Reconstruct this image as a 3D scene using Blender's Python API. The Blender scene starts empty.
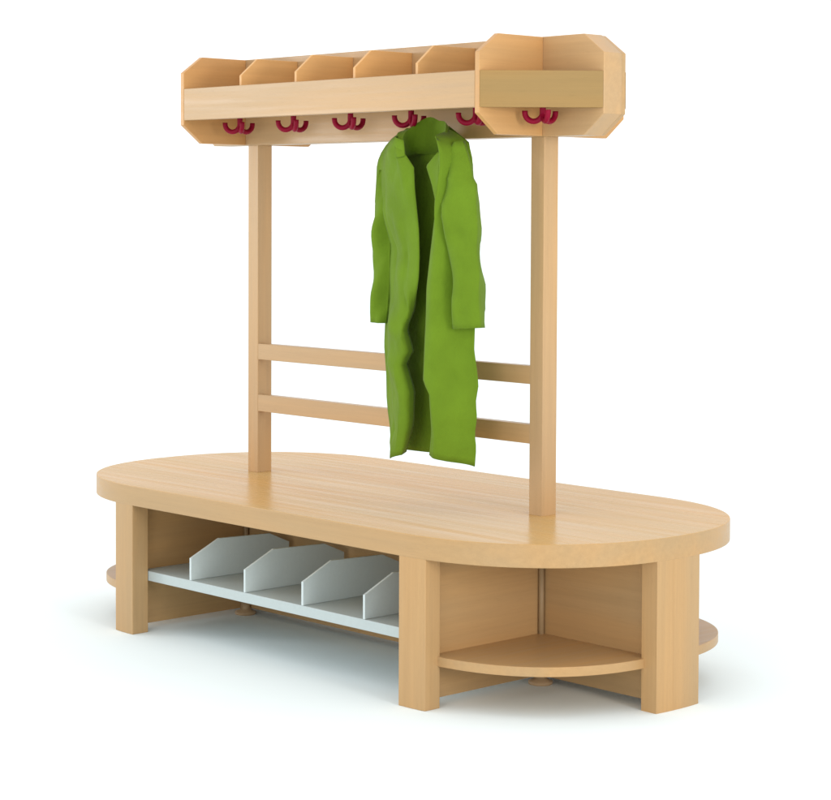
import bpy, bmesh, math, random
from mathutils import Vector, Matrix, noise

scene = bpy.context.scene
COL = scene.collection

# ------------------------------------------------------------------ dimensions (metres)
H, TT = .360, .0477                    # seat height, seat thickness
AC = .5145                             # x of the two cross-shaped supports
AE, RX, RY, SN = .4790, .4060, .4085, 2.2   # seat outline: straight half length + rounded ends
ZB, ZT, ZC, ZD, CH = 1.186, 1.4005, 1.3588, 1.2307, .057   # rack: bottom, top, chamfer levels
W, WX, TS, AT = .229, .182, .035, .0063       # rack panel reach, board overhang, half thicknesses
FR1, FR2, RT = 1.3198, 1.2426, .018           # rack rail top, bottom, thickness

# ------------------------------------------------------------------ materials
def srgb(r, g, b):
    f = lambda c: (c / 255 / 12.92) if c / 255 <= .04045 else ((c / 255 + .055) / 1.055) ** 2.4
    return (f(r), f(g), f(b), 1)

def wood(name, base, axis, rough=.36, angle=0.0, contrast=1.0, bump=.05, fine=95.0, spec=.3):
    m = bpy.data.materials.new(name); m.use_nodes = True
    nt = m.node_tree; N = nt.nodes; L = nt.links
    b = N['Principled BSDF']
    tc = N.new('ShaderNodeTexCoord'); oi = N.new('ShaderNodeObjectInfo')
    off = N.new('ShaderNodeVectorMath'); off.operation = 'ADD'
    cmb = N.new('ShaderNodeCombineXYZ')
    mul = N.new('ShaderNodeMath'); mul.operation = 'MULTIPLY'; mul.inputs[1].default_value = 37.0
    L.new(oi.outputs['Random'], mul.inputs[0])
    for i in range(3): L.new(mul.outputs[0], cmb.inputs[i])
    rot = N.new('ShaderNodeMapping'); rot.inputs['Rotation'].default_value = (0, 0, angle)
    L.new(tc.outputs['Object'], rot.inputs[0])
    L.new(rot.outputs[0], off.inputs[0]); L.new(cmb.outputs[0], off.inputs[1])
    def nz(along, across, detail, seed):
        mp = N.new('ShaderNodeMapping')
        s = [across] * 3; s['xyz'.index(axis)] = along
        mp.inputs['Scale'].default_value = s; mp.inputs['Location'].default_value = (seed, seed * 2, seed * 3)
        L.new(off.outputs[0], mp.inputs[0])
        n = N.new('ShaderNodeTexNoise'); n.inputs['Scale'].default_value = 1
        n.inputs['Detail'].default_value = detail; n.inputs['Roughness'].default_value = .6
        L.new(mp.outputs[0], n.inputs['Vector']); return n
    def rng(sock, a, bb, lo, hi):
        r = N.new('ShaderNodeMapRange'); r.inputs[1].default_value = a; r.inputs[2].default_value = bb
        r.inputs[3].default_value = lo; r.inputs[4].default_value = hi
        L.new(sock, r.inputs[0]); return r.outputs[0]
    grain = nz(3.0 if fine > 80 else 1.6, fine, 4 if fine > 80 else 2, 1.3)          # fine grain lines
    broad = nz(1.1, 9.0, 2, 5.1)           # slow drift from stave to stave
    fleck = nz(38.0, 420.0, 1, 9.7)        # short beech rays
    c = contrast
    f1 = rng(grain.outputs['Fac'], .3, .7, 1 - .055 * c, 1 + .045 * c)
    f2 = rng(broad.outputs['Fac'], .3, .7, 1 - .06 * c, 1 + .05 * c)
    f3 = rng(fleck.outputs['Fac'], .62, .74, 1, 1 - .05 * c)
    m1 = N.new('ShaderNodeMath'); m1.operation = 'MULTIPLY'; L.new(f1, m1.inputs[0]); L.new(f2, m1.inputs[1])
    m2 = N.new('ShaderNodeMath'); m2.operation = 'MULTIPLY'; L.new(m1.outputs[0], m2.inputs[0]); L.new(f3, m2.inputs[1])
    mix = N.new('ShaderNodeMix'); mix.data_type = 'RGBA'; mix.blend_type = 'MIX'
    warm = (base[0] * 1.03, base[1] * .95, base[2] * .84, 1)
    mix.inputs['A'].default_value = base; mix.inputs['B'].default_value = warm
    L.new(rng(broad.outputs['Fac'], .35, .65, 0, 1), mix.inputs['Factor'])
    sc = N.new('ShaderNodeVectorMath'); sc.operation = 'SCALE'
    L.new(mix.outputs['Result'], sc.inputs[0]); L.new(m2.outputs[0], sc.inputs['Scale'])
    L.new(sc.outputs[0], b.inputs['Base Color'])
    L.new(rng(grain.outputs['Fac'], .3, .7, rough - .05, rough + .08), b.inputs['Roughness'])
    b.inputs['Specular IOR Level'].default_value = spec
    bp = N.new('ShaderNodeBump'); bp.inputs['Strength'].default_value = bump; bp.inputs['Distance'].default_value = .002
    L.new(grain.outputs['Fac'], bp.inputs['Height']); L.new(bp.outputs[0], b.inputs['Normal'])
    return m

BEECH = (.435, .284, .138, 1)
PINK = (.475, .315, .165, 1)
PALE = (.44, .30, .165, 1)
ORANGE = (.52, .30, .125, 1)
M = dict(
    seat=wood('beech_seat', (.54, .348, .142, 1), 'x', .26, contrast=.38, bump=.004, fine=40.0, spec=.06),
    wx=wood('beech_along', BEECH, 'x'), wy=wood('beech_across', BEECH, 'y'), wz=wood('beech_upright', BEECH, 'z'),
    pinkz=wood('steamed_beech_upright', PINK, 'z'), pinkx=wood('steamed_beech_along', PINK, 'x'),
    palex=wood('pale_beech', PALE, 'x', contrast=1.3), diag=wood('shaded_beech_diagonal', (.32, .20, .070, 1), 'x', .5, angle=-.83),  # diag: shade on the corner rails painted in as a darker base
    div=wood('light_beech_across', (.62, .365, .15, 1), 'y'),
    oy=wood('warm_beech_across', ORANGE, 'y'))

def plain(name, col, rough, spec=.5, nscale=40, namt=.04, bump=0.0):
    m = bpy.data.materials.new(name); m.use_nodes = True
    nt = m.node_tree; N = nt.nodes; L = nt.links; b = N['Principled BSDF']
    tc = N.new('ShaderNodeTexCoord'); n = N.new('ShaderNodeTexNoise')
    n.inputs['Scale'].default_value = nscale; n.inputs['Detail'].default_value = 3
    L.new(tc.outputs['Object'], n.inputs['Vector'])
    r = N.new('ShaderNodeMapRange'); r.inputs[1].default_value = .3; r.inputs[2].default_value = .7
    r.inputs[3].default_value = 1 - namt; r.inputs[4].default_value = 1 + namt
    L.new(n.outputs['Fac'], r.inputs[0])
    sc = N.new('ShaderNodeVectorMath'); sc.operation = 'SCALE'; sc.inputs[0].default_value = col[:3]
    L.new(r.outputs[0], sc.inputs['Scale']); L.new(sc.outputs[0], b.inputs['Base Color'])
    b.inputs['Roughness'].default_value = rough; b.inputs['Specular IOR Level'].default_value = spec
    if bump:
        bp = N.new('ShaderNodeBump'); bp.inputs['Strength'].default_value = bump; bp.inputs['Distance'].default_value = .002
        L.new(n.outputs['Fac'], bp.inputs['Height']); L.new(bp.outputs[0], b.inputs['Normal'])
    return m, b, N, L

M['grey'] = plain('pale_grey_laminate', (.45, .515, .518, 1), .55, .1, 120, .015)[0]
M['grey_div'] = plain('light_grey_laminate', (.57, .65, .658, 1), .55, .1, 120, .015)[0]
M['red'] = plain('dark_red_plastic', (.225, .0012, .021, 1), .5, .15, 60, .05)[0]
M['foot'] = plain('brown_plastic_foot', (.40, .27, .15, 1), .5, .4, 60, .05)[0]
M['metal'] = plain('beige_metal_rod', (.31, .215, .115, 1), .5, .3, 60, .04)[0]
M['floor'] = plain('white_floor', (.86, .945, .965, 1), .9, .05, 3, .004)[0]
M['cloth'], cb, cN, cL = plain('green_cotton', (.120, .208, .011, 1), .85, .15, 14, .08)
cb.inputs['Sheen Weight'].default_value = .05
# woven cloth: a fine weave in the bump
ctc = cN.new('ShaderNodeTexCoord'); cmp_ = cN.new('ShaderNodeMapping'); cmp_.inputs['Scale'].default_value = (700, 700, 500)
cn = cN.new('ShaderNodeTexNoise'); cn.inputs['Scale'].default_value = 1; cn.inputs['Detail'].default_value = 2
cL.new(ctc.outputs['Object'], cmp_.inputs[0]); cL.new(cmp_.outputs[0], cn.inputs['Vector'])
cn2 = cN.new('ShaderNodeTexNoise'); cn2.inputs['Scale'].default_value = 30; cn2.inputs['Detail'].default_value = 3
cL.new(ctc.outputs['Object'], cn2.inputs['Vector'])
b1 = cN.new('ShaderNodeBump'); b1.inputs['Strength'].default_value = .12; b1.inputs['Distance'].default_value = .001
b2 = cN.new('ShaderNodeBump'); b2.inputs['Strength'].default_value = .5; b2.inputs['Distance'].default_value = .006
cL.new(cn.outputs['Fac'], b1.inputs['Height']); cL.new(cn2.outputs['Fac'], b2.inputs['Height'])
cL.new(b1.outputs[0], b2.inputs['Normal']); cL.new(b2.outputs[0], cb.inputs['Normal'])

# ------------------------------------------------------------------ helpers
def link(name, bm, mat, parent=None, bevel=0.0, smooth=False, label=None):
    bmesh.ops.recalc_face_normals(bm, faces=bm.faces[:])
    me = bpy.data.meshes.new(name); bm.to_mesh(me); bm.free()
    if smooth:
        for p in me.polygons: p.use_smooth = True
    o = bpy.data.objects.new(name, me); COL.objects.link(o)
    me.materials.append(mat)
    if parent: o.parent = parent
    if bevel:
        bv = o.modifiers.new('bevel', 'BEVEL'); bv.width = bevel; bv.segments = 2
        bv.limit_method = 'ANGLE'; bv.angle_limit = math.radians(28); bv.harden_normals = False
    if label: o['label'] = label
    return o

def prism(bm, pts, vec):
    """polygon pts (3D) extruded by vec"""
    v = Vector(vec)
    a = [bm.verts.new(p) for p in pts]; b = [bm.verts.new(Vector(p) + v) for p in pts]
    bm.faces.new(a); bm.faces.new(b[::-1])
    n = len(pts)
    for i in range(n): bm.faces.new((a[i], a[(i + 1) % n], b[(i + 1) % n], b[i]))
    return bm

def box(x0, x1, y0, y1, z0, z1, bm=None):
    return prism(bm or bmesh.new(), [(x0, y0, z0), (x1, y0, z0), (x1, y1, z0), (x0, y1, z0)], (0, 0, z1 - z0))

def tube(bm, pts, r, n=10):
    pts = [Vector(p) for p in pts]; rings = []
    up = None
    for i, p in enumerate(pts):
        t = (pts[min(i + 1, len(pts) - 1)] - pts[max(i - 1, 0)]).normalized()
        if up is None:
            up = t.orthogonal().normalized()
        up = (up - t * up.dot(t)).normalized(); s = t.cross(up)
        rings.append([bm.verts.new(p + up * math.cos(2 * math.pi * k / n) * r + s * math.sin(2 * math.pi * k / n) * r) for k in range(n)])
    for a, b in zip(rings, rings[1:]):
        for k in range(n): bm.faces.new((a[k], a[(k + 1) % n], b[(k + 1) % n], b[k]))
    bm.faces.new(rings[0][::-1]); bm.faces.new(rings[-1])
    return bm

def lathe(bm, cx, cy, prof, n=28):
    rings = [[bm.verts.new((cx + r * math.cos(2 * math.pi * k / n), cy + r * math.sin(2 * math.pi * k / n), z)) for k in range(n)] for r, z in prof]
    for a, b in zip(rings, rings[1:]):
        for k in range(n): bm.faces.new((a[k], a[(k + 1) % n], b[(k + 1) % n], b[k]))
    bm.faces.new(rings[0][::-1]); bm.faces.new(rings[-1])
    return bm

def outline(inset=0.0, n=56):
    """quarter of the seat outline from (AE, RY) round to the tip, for x>0, y>0"""
    P = []
    for i in range(n + 1):
        t = math.pi / 2 * i / n
        P.append((AE + (RX - inset) * math.sin(t) ** (2 / SN), (RY - inset) * math.cos(t) ** (2 / SN)))
    return P
def out_y(x):
    x = abs(x)
    if x <= AE: return RY
    return RY * max(0, 1 - ((x - AE) / RX) ** SN) ** (1 / SN)
def out_x(y):
    return AE + RX * max(0, 1 - (abs(y) / RY) ** SN) ** (1 / SN)

# ------------------------------------------------------------------ the floor
bm = bmesh.new(); s = 60
bm.faces.new([bm.verts.new(p) for p in ((-s, -s, 0), (s, -s, 0), (s, s, 0), (-s, s, 0))])
fl = link('floor', bm, M['floor']); fl['kind'] = 'structure'
fl['label'] = 'plain white studio floor under the bench'; fl['category'] = 'floor'

# ------------------------------------------------------------------ the bench with its coat rack
rack = bpy.data.objects.new('coat_rack_bench', None); COL.objects.link(rack)
rack['label'] = 'beech cloakroom bench with rounded seat and octagonal hook rack on two posts'
rack['category'] = 'coat rack'

# seat
q = outline()
ring = [(x, y) for x, y in q] + [(x, -y) for x, y in q[-2::-1]] + [(-x, -y) for x, y in q] + [(-x, y) for x, y in q[-2::-1]]
seat = link('seat', prism(bmesh.new(), [(x, y, H - TT) for x, y in ring], (0, 0, TT)), M['seat'], rack, .0018)
seat.data.materials.append(M['wx'])           # darker beech on the edge faces
for p in seat.data.polygons:
    if abs(p.normal.z) < .5: p.material_index = 1

UT = H - TT                                   # underside of the seat
# legs
for sx in (1, -1):
    for sy in (-1, 1):
        xs = [.5115 - .0380 + .0760 * i / 6 for i in range(7)]
        pts = [(sx * x, sy * (out_y(x) - .0006), 0) for x in xs] + [(sx * xs[-1], sy * .3615, 0), (sx * xs[0], sy * .3615, 0)]
        link('leg', prism(bmesh.new(), pts, (0, 0, UT + .002)), M['wz'], rack, .0015)
    ys = [-.0674 + .1348 * i / 8 for i in range(9)]
    ox = lambda y: out_x(y) - .0006
    seam = [(-.0193, 0), (-.0191, .0003), (-.0189, .0003), (-.0187, 0)]   # glue line between the leg's two halves
    prof = sorted([(y, 0) for y in ys if abs(y + .019) > .004] + seam)
    pts = [(sx * (ox(y) - d), y, 0) for y, d in prof] + [(sx * .8405, ys[-1], 0), (sx * .8405, ys[0], 0)]
    link('leg', prism(bmesh.new(), pts, (0, 0, UT + .002)), M['wz'], rack, .0001)

# upright panels under the seat: one long, four across
ZP = .0145
link('long_panel', box(-.8403, .8403, -TS, TS, ZP, UT - .001), M['wx'], rack, .001)
for sx in (1, -1):
    for sy in (-1, 1):
        link('cross_panel', box(sx * AC - .012, sx * AC + .012, sy * .0352, sy * .3613, ZP + .0006, UT - .0015), M['wy'], rack, .001)

# corner rods with their feet
for sx in (1, -1):
    for sy in (-1, 1):
        for side in (1, -1):
            cx, cy = sx * AC + side * .019, sy * .0425
            rod = link('corner_rod', tube(bmesh.new(), [(cx, cy, .03), (cx, cy, UT - .002)], .0062, 14), M['metal'], rack, smooth=True)
for sx in (1, -1):
    for sy in (-1, 1):
        cx, cy = sx * AC + .021, sy * .046
        link('foot', lathe(bmesh.new(), cx, cy, [(.026, .0), (.027, .003), (.0265, .007), (.015, .012), (.0125, .018), (.0125, .032)]), M['foot'], rack, smooth=True)

# quarter shelves at the rounded ends
for sx in (1, -1):
    for sy in (-1, 1):
        ex, ey, n, xa = .370, .371, 2.5, AC + .0125 - AE
        P = [(ex * math.sin(math.pi / 2 * i / 48) ** (2 / n), ey * math.cos(math.pi / 2 * i / 48) ** (2 / n)) for i in range(49)]
        P = [p for p in P if p[0] > xa and p[1] > .0352]
        y0 = ey * (1 - (xa / ex) ** n) ** (1 / n); x1 = ex * (1 - (.0352 / ey) ** n) ** (1 / n)
        pts = [(sx * (AE + x), sy * y) for x, y in [(xa, .0352), (xa, y0)] + P + [(x1, .0352)]]
        link('corner_shelf', prism(bmesh.new(), [(x, y, .088) for x, y in pts], (0, 0, .020)), M['wy'], rack, .0012)

# grey shoe shelf with its dividers, front side
sh = link('shoe_shelf', box(-AC + .0125, AC - .0125, -.3605, -.0355, .1255, .1488), M['grey'], rack, .001,
          label='pale grey shelf for shoes with four grey dividers')
for k in range(4):
    x = -AC + .2058 * (k + 1)
    pts = [(x, -.3608, .1491), (x, -.3608, .2018), (x, -.2775, .2405), (x, -.1225, .2360), (x, -.0610, .2095), (x, -.0610, .1491)]
    link('divider', prism(bmesh.new(), pts, (.0065, 0, 0)), M['grey_div'], sh, .0008)

# posts and the two rails between them
PX, PH, PD = .4944, .0199, .0223
for sx in (1, -1):
    link('post', box(sx * PX - PH, sx * PX + PH, -PD, PD, H - .001, ZB + .001), M['pinkz'], rack, .0015)
for z0, z1 in ((.6462, .6863), (.5153, .5575)):
    link('back_rail', box(-PX + PH - .001, PX - PH + .001, -PD + .0006, -PD + .024, z0, z1), M['pinkx'], rack, .0012)

# rack: two long octagonal boards back to back
XE = AC + WX
def octo(y0, y1, e=0.0):
    pts = [(-XE + e, ZD), (-XE + e, ZC), (-XE + CH + e, ZT - e), (XE - CH - e, ZT - e), (XE - e, ZC), (XE - e, ZD), (XE - CH - e, ZB + e), (-XE + CH + e, ZB + e)]
    return prism(bmesh.new(), [(x, y0, z) for x, z in pts], (0, y1 - y0, 0))
link('rack_board', octo(-TS, .0215), M['pinkx'], rack, .0014)
link('rack_board', octo(.0222, TS, .0012), M['wx'], rack, .0014)

# octagonal end panels across the board
for sx in (1, -1):
    for sy in (-1, 1):
        pts = [(TS + .0002, ZB + .0008), (TS + .0002, ZT - .0006), (W - CH, ZT - .0006), (W, ZC), (W, ZD), (W - CH, ZB + .0008)]
        x = sx * AC - AT
        link('end_panel', prism(bmesh.new(), [(x, sy * y, z) for y, z in pts], (2 * AT, 0, 0)), M['oy'], rack, .001)

# hat shelf inside the rack (the hooks hang from it), rails in front of it
for sy in (-1, 1):
    y0, y1 = sorted((sy * (TS + .0003), sy * (W - RT - .0005)))
    link('hat_shelf', box(-AC + AT + .0003, AC - AT - .0003, y0, y1, 1.262, 1.276), M['wx'], rack, .0008)
    ya, yb = sorted((sy * W, sy * (W - RT)))
    link('rack_rail', box(-AC + AT + .0003, AC - AT - .0003, ya, yb, FR2, FR1), M['palex'], rack, .0012)
for sx in (1, -1):
    for sy in (-1, 1):
        A = Vector((sx * (AC + AT + .0004), sy * (W - .001), 0)); B = Vector((sx * (XE - .001), sy * (TS + .0004), 0))
        d = (B - A).normalized(); n = Vector((-d.y, d.x, 0))
        if n.dot(Vector((sx, sy, 0))) > 0: n = -n
        # inner corners run back along the panel faces
        t1 = RT / abs(n.y) if abs(n.y) > 1e-6 else RT; t2 = RT / abs(n.x)
        A2 = A - Vector((0, sy * t1, 0)); B2 = B - Vector((sx * t2, 0, 0))
        pts = [(p.x, p.y, FR2) for p in (A, B, B2, A2)]
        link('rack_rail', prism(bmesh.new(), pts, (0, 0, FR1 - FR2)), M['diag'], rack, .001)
        tri = [(sx * (AC + AT + .0004), sy * (TS + .0004)), (B2.x, sy * (TS + .0004)), (A2.x, A2.y)]
        link('hat_shelf', prism(bmesh.new(), [(x, y, 1.262) for x, y in tri], (0, 0, .014)), M['wx'], rack)

# compartment dividers standing on the hat shelf
for k in range(4):
    x = -AC + .2058 * (k + 1)
    pts = [(x - .004, -TS - .0003, 1.2763), (x - .004, -.2095, 1.2763), (x - .004, -.2095, 1.3450), (x - .004, -.1600, 1.3865), (x - .004, -TS - .0003, 1.3865)]
    link('compartment_divider', prism(bmesh.new(), pts, (.008, 0, 0)), M['div'], rack, .0008)

# three-pronged red coat hooks under the hat shelf
def hook(cx, cy):
    bm = bmesh.new(); zt, R = 1.2622, .0195
    zc = 1.2345                                  # centre of the prongs' arc
    tube(bm, [(cx, cy, zt), (cx, cy, zc - .006)], .0066, 12)
    for az in (90, 210, 330):
        dx, dy = math.cos(math.radians(az)), math.sin(math.radians(az))
        P = []
        for i in range(15):
            a = math.pi + math.pi * i / 14 * .985
            rr = R + R * math.cos(a)
            P.append((cx + dx * rr, cy + dy * rr, zc + R * math.sin(a)))
        e = P[-1]; P.append((e[0], e[1], e[2] + .004))
        tube(bm, P, .0061, 12)
    lathe(bm, cx, cy, [(.014, zt - .004), (.014, zt)], 20)
    return link('coat_hook', bm, M['red'], rack, smooth=True, label='dark red three-pronged coat hook')
for k in range(5): hook(-AC + .2058 * (k + .5), -.13)
hook(AC + .066, -.098)

# ------------------------------------------------------------------ the green coat
coat = bpy.data.objects.new('coat', None); COL.objects.link(coat)
coat.location = (0, 0, 0)
coat['label'] = 'long lime green coat hanging open from a red hook'
coat['category'] = 'coat'

def ev(poly, s):
    """point on an (x,z) polyline at height fraction s (0 top, 1 bottom)"""
    z0, z1 = poly[0][1], poly[-1][1]; z = z0 + (z1 - z0) * s
    for (xa, za), (xb, zb) in zip(poly, poly[1:]):
        if (za - z) * (zb - z) <= 1e-12:
            f = 0 if abs(zb - za) < 1e-9 else (z - za) / (zb - za)
            return xa + (xb - xa) * f, z
    return poly[-1]

def wr(x, z, seed, amp):
    """long hanging folds plus a few sharper, slanting wrinkles"""
    v = noise.noise(Vector((x * 13 + seed, seed * 1.7, z * 1.6))) * .75
    r = noise.noise(Vector((x * 15 + z * 9, seed + 9, z * 7 - x * 5)))
    r2 = noise.noise(Vector((x * 24 - z * 12, seed + 21, z * 9 + x * 7)))
    return (v + (.42 - abs(r)) * .75 + (.42 - abs(r2)) * .42) * amp

def creases(s, t, L):
    """sharp folds along segments (s0, t0, s1, t1, depth, width) of a panel"""
    y = 0
    for s0, t0, s1, t1, dep, wid in L:
        ax, ay, bx, by = t0 * .17, s0 * .7, t1 * .17, s1 * .7
        px, py = t * .17, s * .7
        dx, dy = bx - ax, by - ay; k = max(0, min(1, ((px - ax) * dx + (py - ay) * dy) / (dx * dx + dy * dy)))
        d = math.hypot(px - ax - dx * k, py - ay - dy * k)
        y += dep * math.exp(-d / wid) * math.sin(math.pi * (.12 + .76 * k))
    return y

def sheet(name, left, right, yfun, nx, nz, seed, amp, parent=coat, bottom=None, turn=None, thick=.0024, label=None):
    bm = bmesh.new(); G = []
    for j in range(nz + 1):
        s = j / nz; row = []
        (xl, zl), (xr, zr) = ev(left, s), ev(right, s)
        for i in range(nx + 1):
            t = i / nx
            x, z = xl + (xr - xl) * t, zl + (zr - zl) * t
            if bottom: z += bottom(t) * s ** 6
            if turn: x -= turn(s, t)
            y = yfun(s, t) + wr(x, z, seed, amp) * max(0, math.sin(math.pi * t)) ** .8
            row.append(bm.verts.new((x, y, z)))
        G.append(row)
    for j in range(nz):
        for i in range(nx): bm.faces.new((G[j][i], G[j][i + 1], G[j + 1][i + 1], G[j + 1][i]))
    o = link(name, bm, M['cloth'], parent, smooth=True, label=label)
    so = o.modifiers.new('thickness', 'SOLIDIFY'); so.thickness = thick; so.offset = 0
    return o

LF_OUT = [(0.187, 1.202), (0.172, 1.197), (0.14, 1.177), (0.112, 1.148), (0.104, 1.127), (0.102, 1.093), (0.097, 1.037), (0.111, 0.998), (0.142, 0.946), (0.139, 0.89), (0.14, 0.849), (0.134, 0.769), (0.131, 0.719), (0.138, 0.658), (0.14, 0.602), (0.144, 0.572), (0.151, 0.539), (0.154, 0.505), (0.16, 0.477)]
LF_IN = [(0.258, 1.179), (0.263, 1.144), (0.291, 1.125), (0.295, 1.074), (0.307, 0.986), (0.31, 0.928), (0.308, 0.882), (0.296, 0.809), (0.271, 0.766), (0.294, 0.716), (0.271, 0.688), (0.298, 0.627), (0.295, 0.554), (0.269, 0.489)]
RF_IN = [(0.373, 1.177), (0.372, 1.147), (0.371, 1.10), (0.36, 1.018), (0.346, 0.935), (0.334, 0.857), (0.332, 0.775), (0.325, 0.65), (0.344, 0.63), (0.352, 0.544), (0.345, 0.493)]
RF_OUT = [(0.339, 1.203), (0.364, 1.193), (0.397, 1.176), (0.411, 1.145), (0.417, 1.091), (0.421, 0.983), (0.422, 0.854), (0.422, 0.767), (0.42, 0.723), (0.43, 0.676), (0.434, 0.648), (0.426, 0.611), (0.43, 0.576), (0.423, 0.541), (0.428, 0.511), (0.424, 0.47)]
BK_L = [(0.172, 1.21), (0.122, 1.178), (0.102, 1.128), (0.112, 0.957), (0.121, 0.752), (0.130, 0.592), (0.152, 0.482)]
BK_R = [(0.308, 1.211), (0.371, 1.175), (0.385, 1.124), (0.394, 0.765), (0.400, 0.613), (0.395, 0.487)]
SL_L = [(0.121, 1.116), (0.112, 1.071), (0.108, 1.037), (0.105, 0.934), (0.104, 0.844), (0.105, 0.821), (0.103, 0.771)]
SL_R = [(0.175, 1.115), (0.165, 1.07), (0.159, 1.014), (0.159, 0.951), (0.156, 0.85), (0.147, 0.77)]
SR_L = [(0.387, 1.172), (0.368, 1.155), (0.362, 1.135), (0.365, 1.092), (0.355, 1.037), (0.369, 0.994), (0.375, 0.924), (0.389, 0.853), (0.382, 0.768)]
SR_R = [(0.407, 1.176), (0.421, 1.145), (0.43, 1.121), (0.436, 1.095), (0.446, 1.085), (0.448, 1.037), (0.453, 0.984), (0.451, 0.941), (0.46, 0.885), (0.457, 0.834), (0.463, 0.774)]
FOLD = [(0.266, -0.205, 1.144), (0.255, -0.198, 1.164), (0.239, -0.185, 1.185), (0.23, -0.165, 1.201), (0.233, -0.14, 1.217), (0.247, -0.12, 1.23), (0.279, -0.12, 1.226), (0.312, -0.13, 1.22), (0.34, -0.15, 1.208), (0.363, -0.18, 1.178), (0.372, -0.2, 1.147)]
FALL = [(0.246, -0.212, 1.14), (0.236, -0.207, 1.162), (0.219, -0.185, 1.192), (0.196, -0.15, 1.201), (0.183, -0.112, 1.206), (0.221, -0.095, 1.219), (0.256, -0.095, 1.216), (0.301, -0.11, 1.21), (0.339, -0.14, 1.201), (0.372, -0.178, 1.173), (0.383, -0.206, 1.142)]
STAND = [(0.262, -0.2, 1.14), (0.251, -0.19, 1.158), (0.227, -0.165, 1.168), (0.217, -0.14, 1.177), (0.227, -0.128, 1.182), (0.25, -0.122, 1.182), (0.272, -0.122, 1.181), (0.295, -0.125, 1.178), (0.319, -0.145, 1.173), (0.35, -0.175, 1.161), (0.367, -0.197, 1.141)]

sm = lambda t: t * t * (3 - 2 * t)
CL = [(.03, .80, .20, .90, -.010, .010), (.10, .30, .55, .36, .012, .012), (.46, .62, .60, .97, .010, .009),
      (.60, .97, .70, .60, -.008, .008), (.66, .80, .97, .72, -.012, .012), (.72, .25, .96, .45, .009, .012), (.30, .75, .50, .70, .009, .010)]
CR = [(.02, .35, .30, .20, -.006, .010), (.22, .62, .52, .74, .012, .012), (.70, .55, .76, .62, .012, .010), (.45, .95, .62, .70, .009, .010),
      (.60, .10, .98, .22, -.008, .012), (.80, .60, .98, .72, .007, .012), (.12, .70, .24, .45, .006, .008)]
def placket(s, t):    # the lower opening edge turns back on itself
    return .026 * max(0, (t - .8635) / .1365) * sm(max(0, min(1, (s - .45) / .1)))
def y_left(s, t):     # t=0 side seam, t=1 opening edge
    y = -.140 - .060 * sm(min(1, t * 1.35)) - .010 * math.sin(math.pi * t)
    return y + creases(s, t, CL) + placket(s, t)
def y_right(s, t):    # t=0 opening edge, t=1 side seam
    u = 1 - t
    y = -.140 - .060 * sm(min(1, u * 1.25)) - .012 * math.sin(math.pi * u)
    return y + creases(s, t, CR)
def y_back(s, t):
    return -.113 + .004 * math.sin(t * 9 + s * 2)

sheet('front_panel', LF_OUT, LF_IN, y_left, 22, 46, 3.1, .015, bottom=lambda t: -.010 * (1 - abs(t - .45) / .55), turn=lambda s, t: 1.07 * placket(s, t))
sheet('front_panel', RF_IN, RF_OUT, y_right, 22, 46, 8.4, .015)
sheet('back_panel', BK_L, BK_R, y_back, 30, 60, 5.7, .006)
# the facing turned in behind the right front's opening edge
FC_L = [(0.355, 1.152), (0.331, 1.132), (0.319, 1.122), (0.338, 1.080), (0.357, 1.020)]
FC_R = [(0.374, 1.150), (0.373, 1.130), (0.372, 1.105), (0.367, 1.06), (0.3605, 1.018)]
sheet('facing', FC_L, FC_R, lambda s, t: -.189 - .0125 * t, 8, 24, 2.2, .010)

# sleeves: flattened hanging tubes
def sleeve(left, right, yc, depth, seed):
    bm = bmesh.new(); rows = []; n, nz = 24, 30
    for j in range(nz + 1):
        s = j / nz
        (xl, zl), (xr, zr) = ev(left, s), ev(right, s)
        cx, hw = (xl + xr) / 2, (xr - xl) / 2
        row = []
        for i in range(n):
            a = 2 * math.pi * i / n
            x = cx + hw * math.cos(a)
            z = zl + (zr - zl) * (.5 + .5 * math.cos(a))
            d = depth * (.35 + .65 * min(1, s * 5))
            y = yc + d * math.sin(a) * abs(math.sin(a)) ** .8 * (1 + .2 * math.sin(s * 14 + a * 2)) + wr(x, z * .85, seed, .026) * abs(math.sin(a))
            row.append(bm.verts.new((x, y, z)))
        rows.append(row)
    for a, b in zip(rows, rows[1:]):
        for i in range(n): bm.faces.new((a[i], a[(i + 1) % n], b[(i + 1) % n], b[i]))
    bm.faces.new(rows[0])
    o = link('sleeve', bm, M['cloth'], coat, smooth=True)
    so = o.modifiers.new('thickness', 'SOLIDIFY'); so.thickness = .0022; so.offset = -1
sleeve(SL_L, SL_R, -.150, .026, 12.3)
sleeve(SR_L, SR_R, -.165, .036, 15.9)

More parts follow.
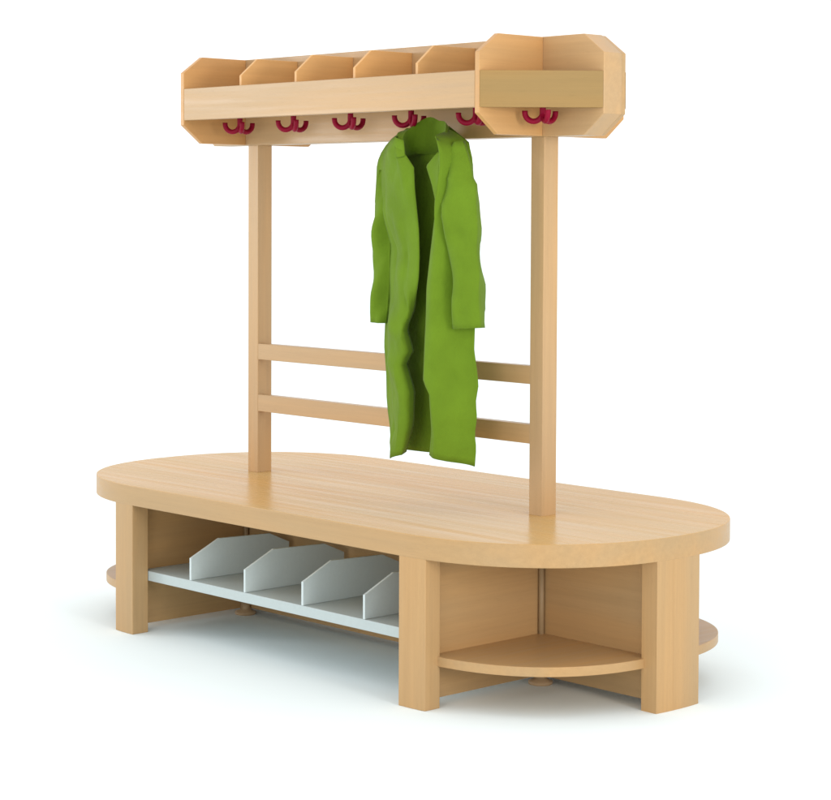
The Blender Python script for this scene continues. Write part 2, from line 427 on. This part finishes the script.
# collar: stand inside, fold on top, fall outside
def resample(P, n):
    out = []
    for k in range(n + 1):
        f = k / n * (len(P) - 1); i = min(int(f), len(P) - 2); u = f - i
        p = [Vector(P[max(0, min(len(P) - 1, i + d))]) for d in (-1, 0, 1, 2)]
        out.append(.5 * ((2 * p[1]) + (p[2] - p[0]) * u + (2 * p[0] - 5 * p[1] + 4 * p[2] - p[3]) * u * u + (3 * p[1] - p[0] - 3 * p[2] + p[3]) * u ** 3))
    return out
bm = bmesh.new(); nseg = 30
A, B, C = (resample(P, nseg) for P in (STAND, FOLD, FALL))
rows = []
for k in range(nseg + 1):
    mid = math.sin(math.pi * k / nseg) ** .6
    low = A[k] + Vector((0, .003 * mid, -.032 * mid))        # the stand runs down inside the neck
    jag = Vector((0, 0, .0035 * noise.noise(Vector((k * .34, 2.0, 7.0)))))
    col = [low, low.lerp(B[k], .35), low.lerp(B[k], .7), B[k] + jag]
    for t in (.3, .65, 1): col.append((B[k] + jag).lerp(C[k], t))
    rows.append([bm.verts.new(p) for p in col])
for a, b in zip(rows, rows[1:]):
    for i in range(len(a) - 1): bm.faces.new((a[i], a[i + 1], b[i + 1], b[i]))
co = link('collar', bm, M['cloth'], coat, smooth=True)
for e in co.data.edges:                                      # crisp pressed fold
    if all(v % 7 == 3 for v in e.vertices): e.use_edge_sharp = True
so = co.modifiers.new('thickness', 'SOLIDIFY'); so.thickness = .0024; so.offset = 0
# hanging loop over the hook's rear prong
bm = bmesh.new()
tube(bm, [(.232, -.118, 1.217), (.226, -.113, 1.2245), (.218, -.107, 1.2262), (.212, -.103, 1.2262), (.214, -.106, 1.2255), (.228, -.115, 1.2225), (.246, -.120, 1.221)], .0016, 8)
link('hanging_loop', bm, M['cloth'], coat, smooth=True)

# ------------------------------------------------------------------ light
w = bpy.data.worlds.new('World'); scene.world = w; w.use_nodes = True
bg = w.node_tree.nodes['Background']; bg.inputs[0].default_value = (1, 1, 1, 1); bg.inputs[1].default_value = 1.26

def area(name, loc, target, size, power, col=(1, 1, 1)):
    l = bpy.data.lights.new(name, 'AREA'); l.shape = 'DISK'; l.size = size; l.energy = power; l.color = col
    o = bpy.data.objects.new(name, l); COL.objects.link(o); o.location = loc
    o.rotation_euler = (Vector(target) - Vector(loc)).to_track_quat('-Z', 'Y').to_euler()
    return o
area('studio_lamp_left', (-4.6, -3.8, 1.4), (0, 0, .7), 1.2, 66, (1, .96, .91))
area('studio_lamp_right', (5.4, -1.0, 1.4), (.3, 0, .5), 1.4, 78, (1, .96, .91))
area('added_fill_front', (2.6, -5.4, .75), (.1, 0, .35), 2.0, 45, (1, .97, .93))  # added fill light from the front, brightens the recess under the seat

# ------------------------------------------------------------------ camera
yaw, pitch, roll, f, v0 = .8200, -.0385, .0042, 2065.68, 285.67
c, s = math.cos(yaw), math.sin(yaw); cp, sp = math.cos(pitch), math.sin(pitch); cr, sr = math.cos(roll), math.sin(roll)
R0 = Vector((c, s, 0)); U0 = Vector((s * sp, -c * sp, cp)); F = Vector((-s * cp, c * cp, sp))
R = R0 * cr + U0 * sr; U = U0 * cr - R0 * sr
cam = bpy.data.cameras.new('camera'); co = bpy.data.objects.new('camera', cam); COL.objects.link(co)
m = Matrix((R, U, -F)).transposed().to_4x4(); m.translation = (3.5997, -3.2811, 1.0345)
co.matrix_world = m
cam.sensor_fit = 'HORIZONTAL'; cam.sensor_width = 36; cam.lens = f / 831 * 36
cam.shift_y = (v0 - 400) / 831; cam.clip_start = .05; cam.clip_end = 500
scene.camera = co

scene.view_settings.view_transform = 'Standard'; scene.view_settings.look = 'None'
scene.view_settings.exposure = 0; scene.view_settings.gamma = 1
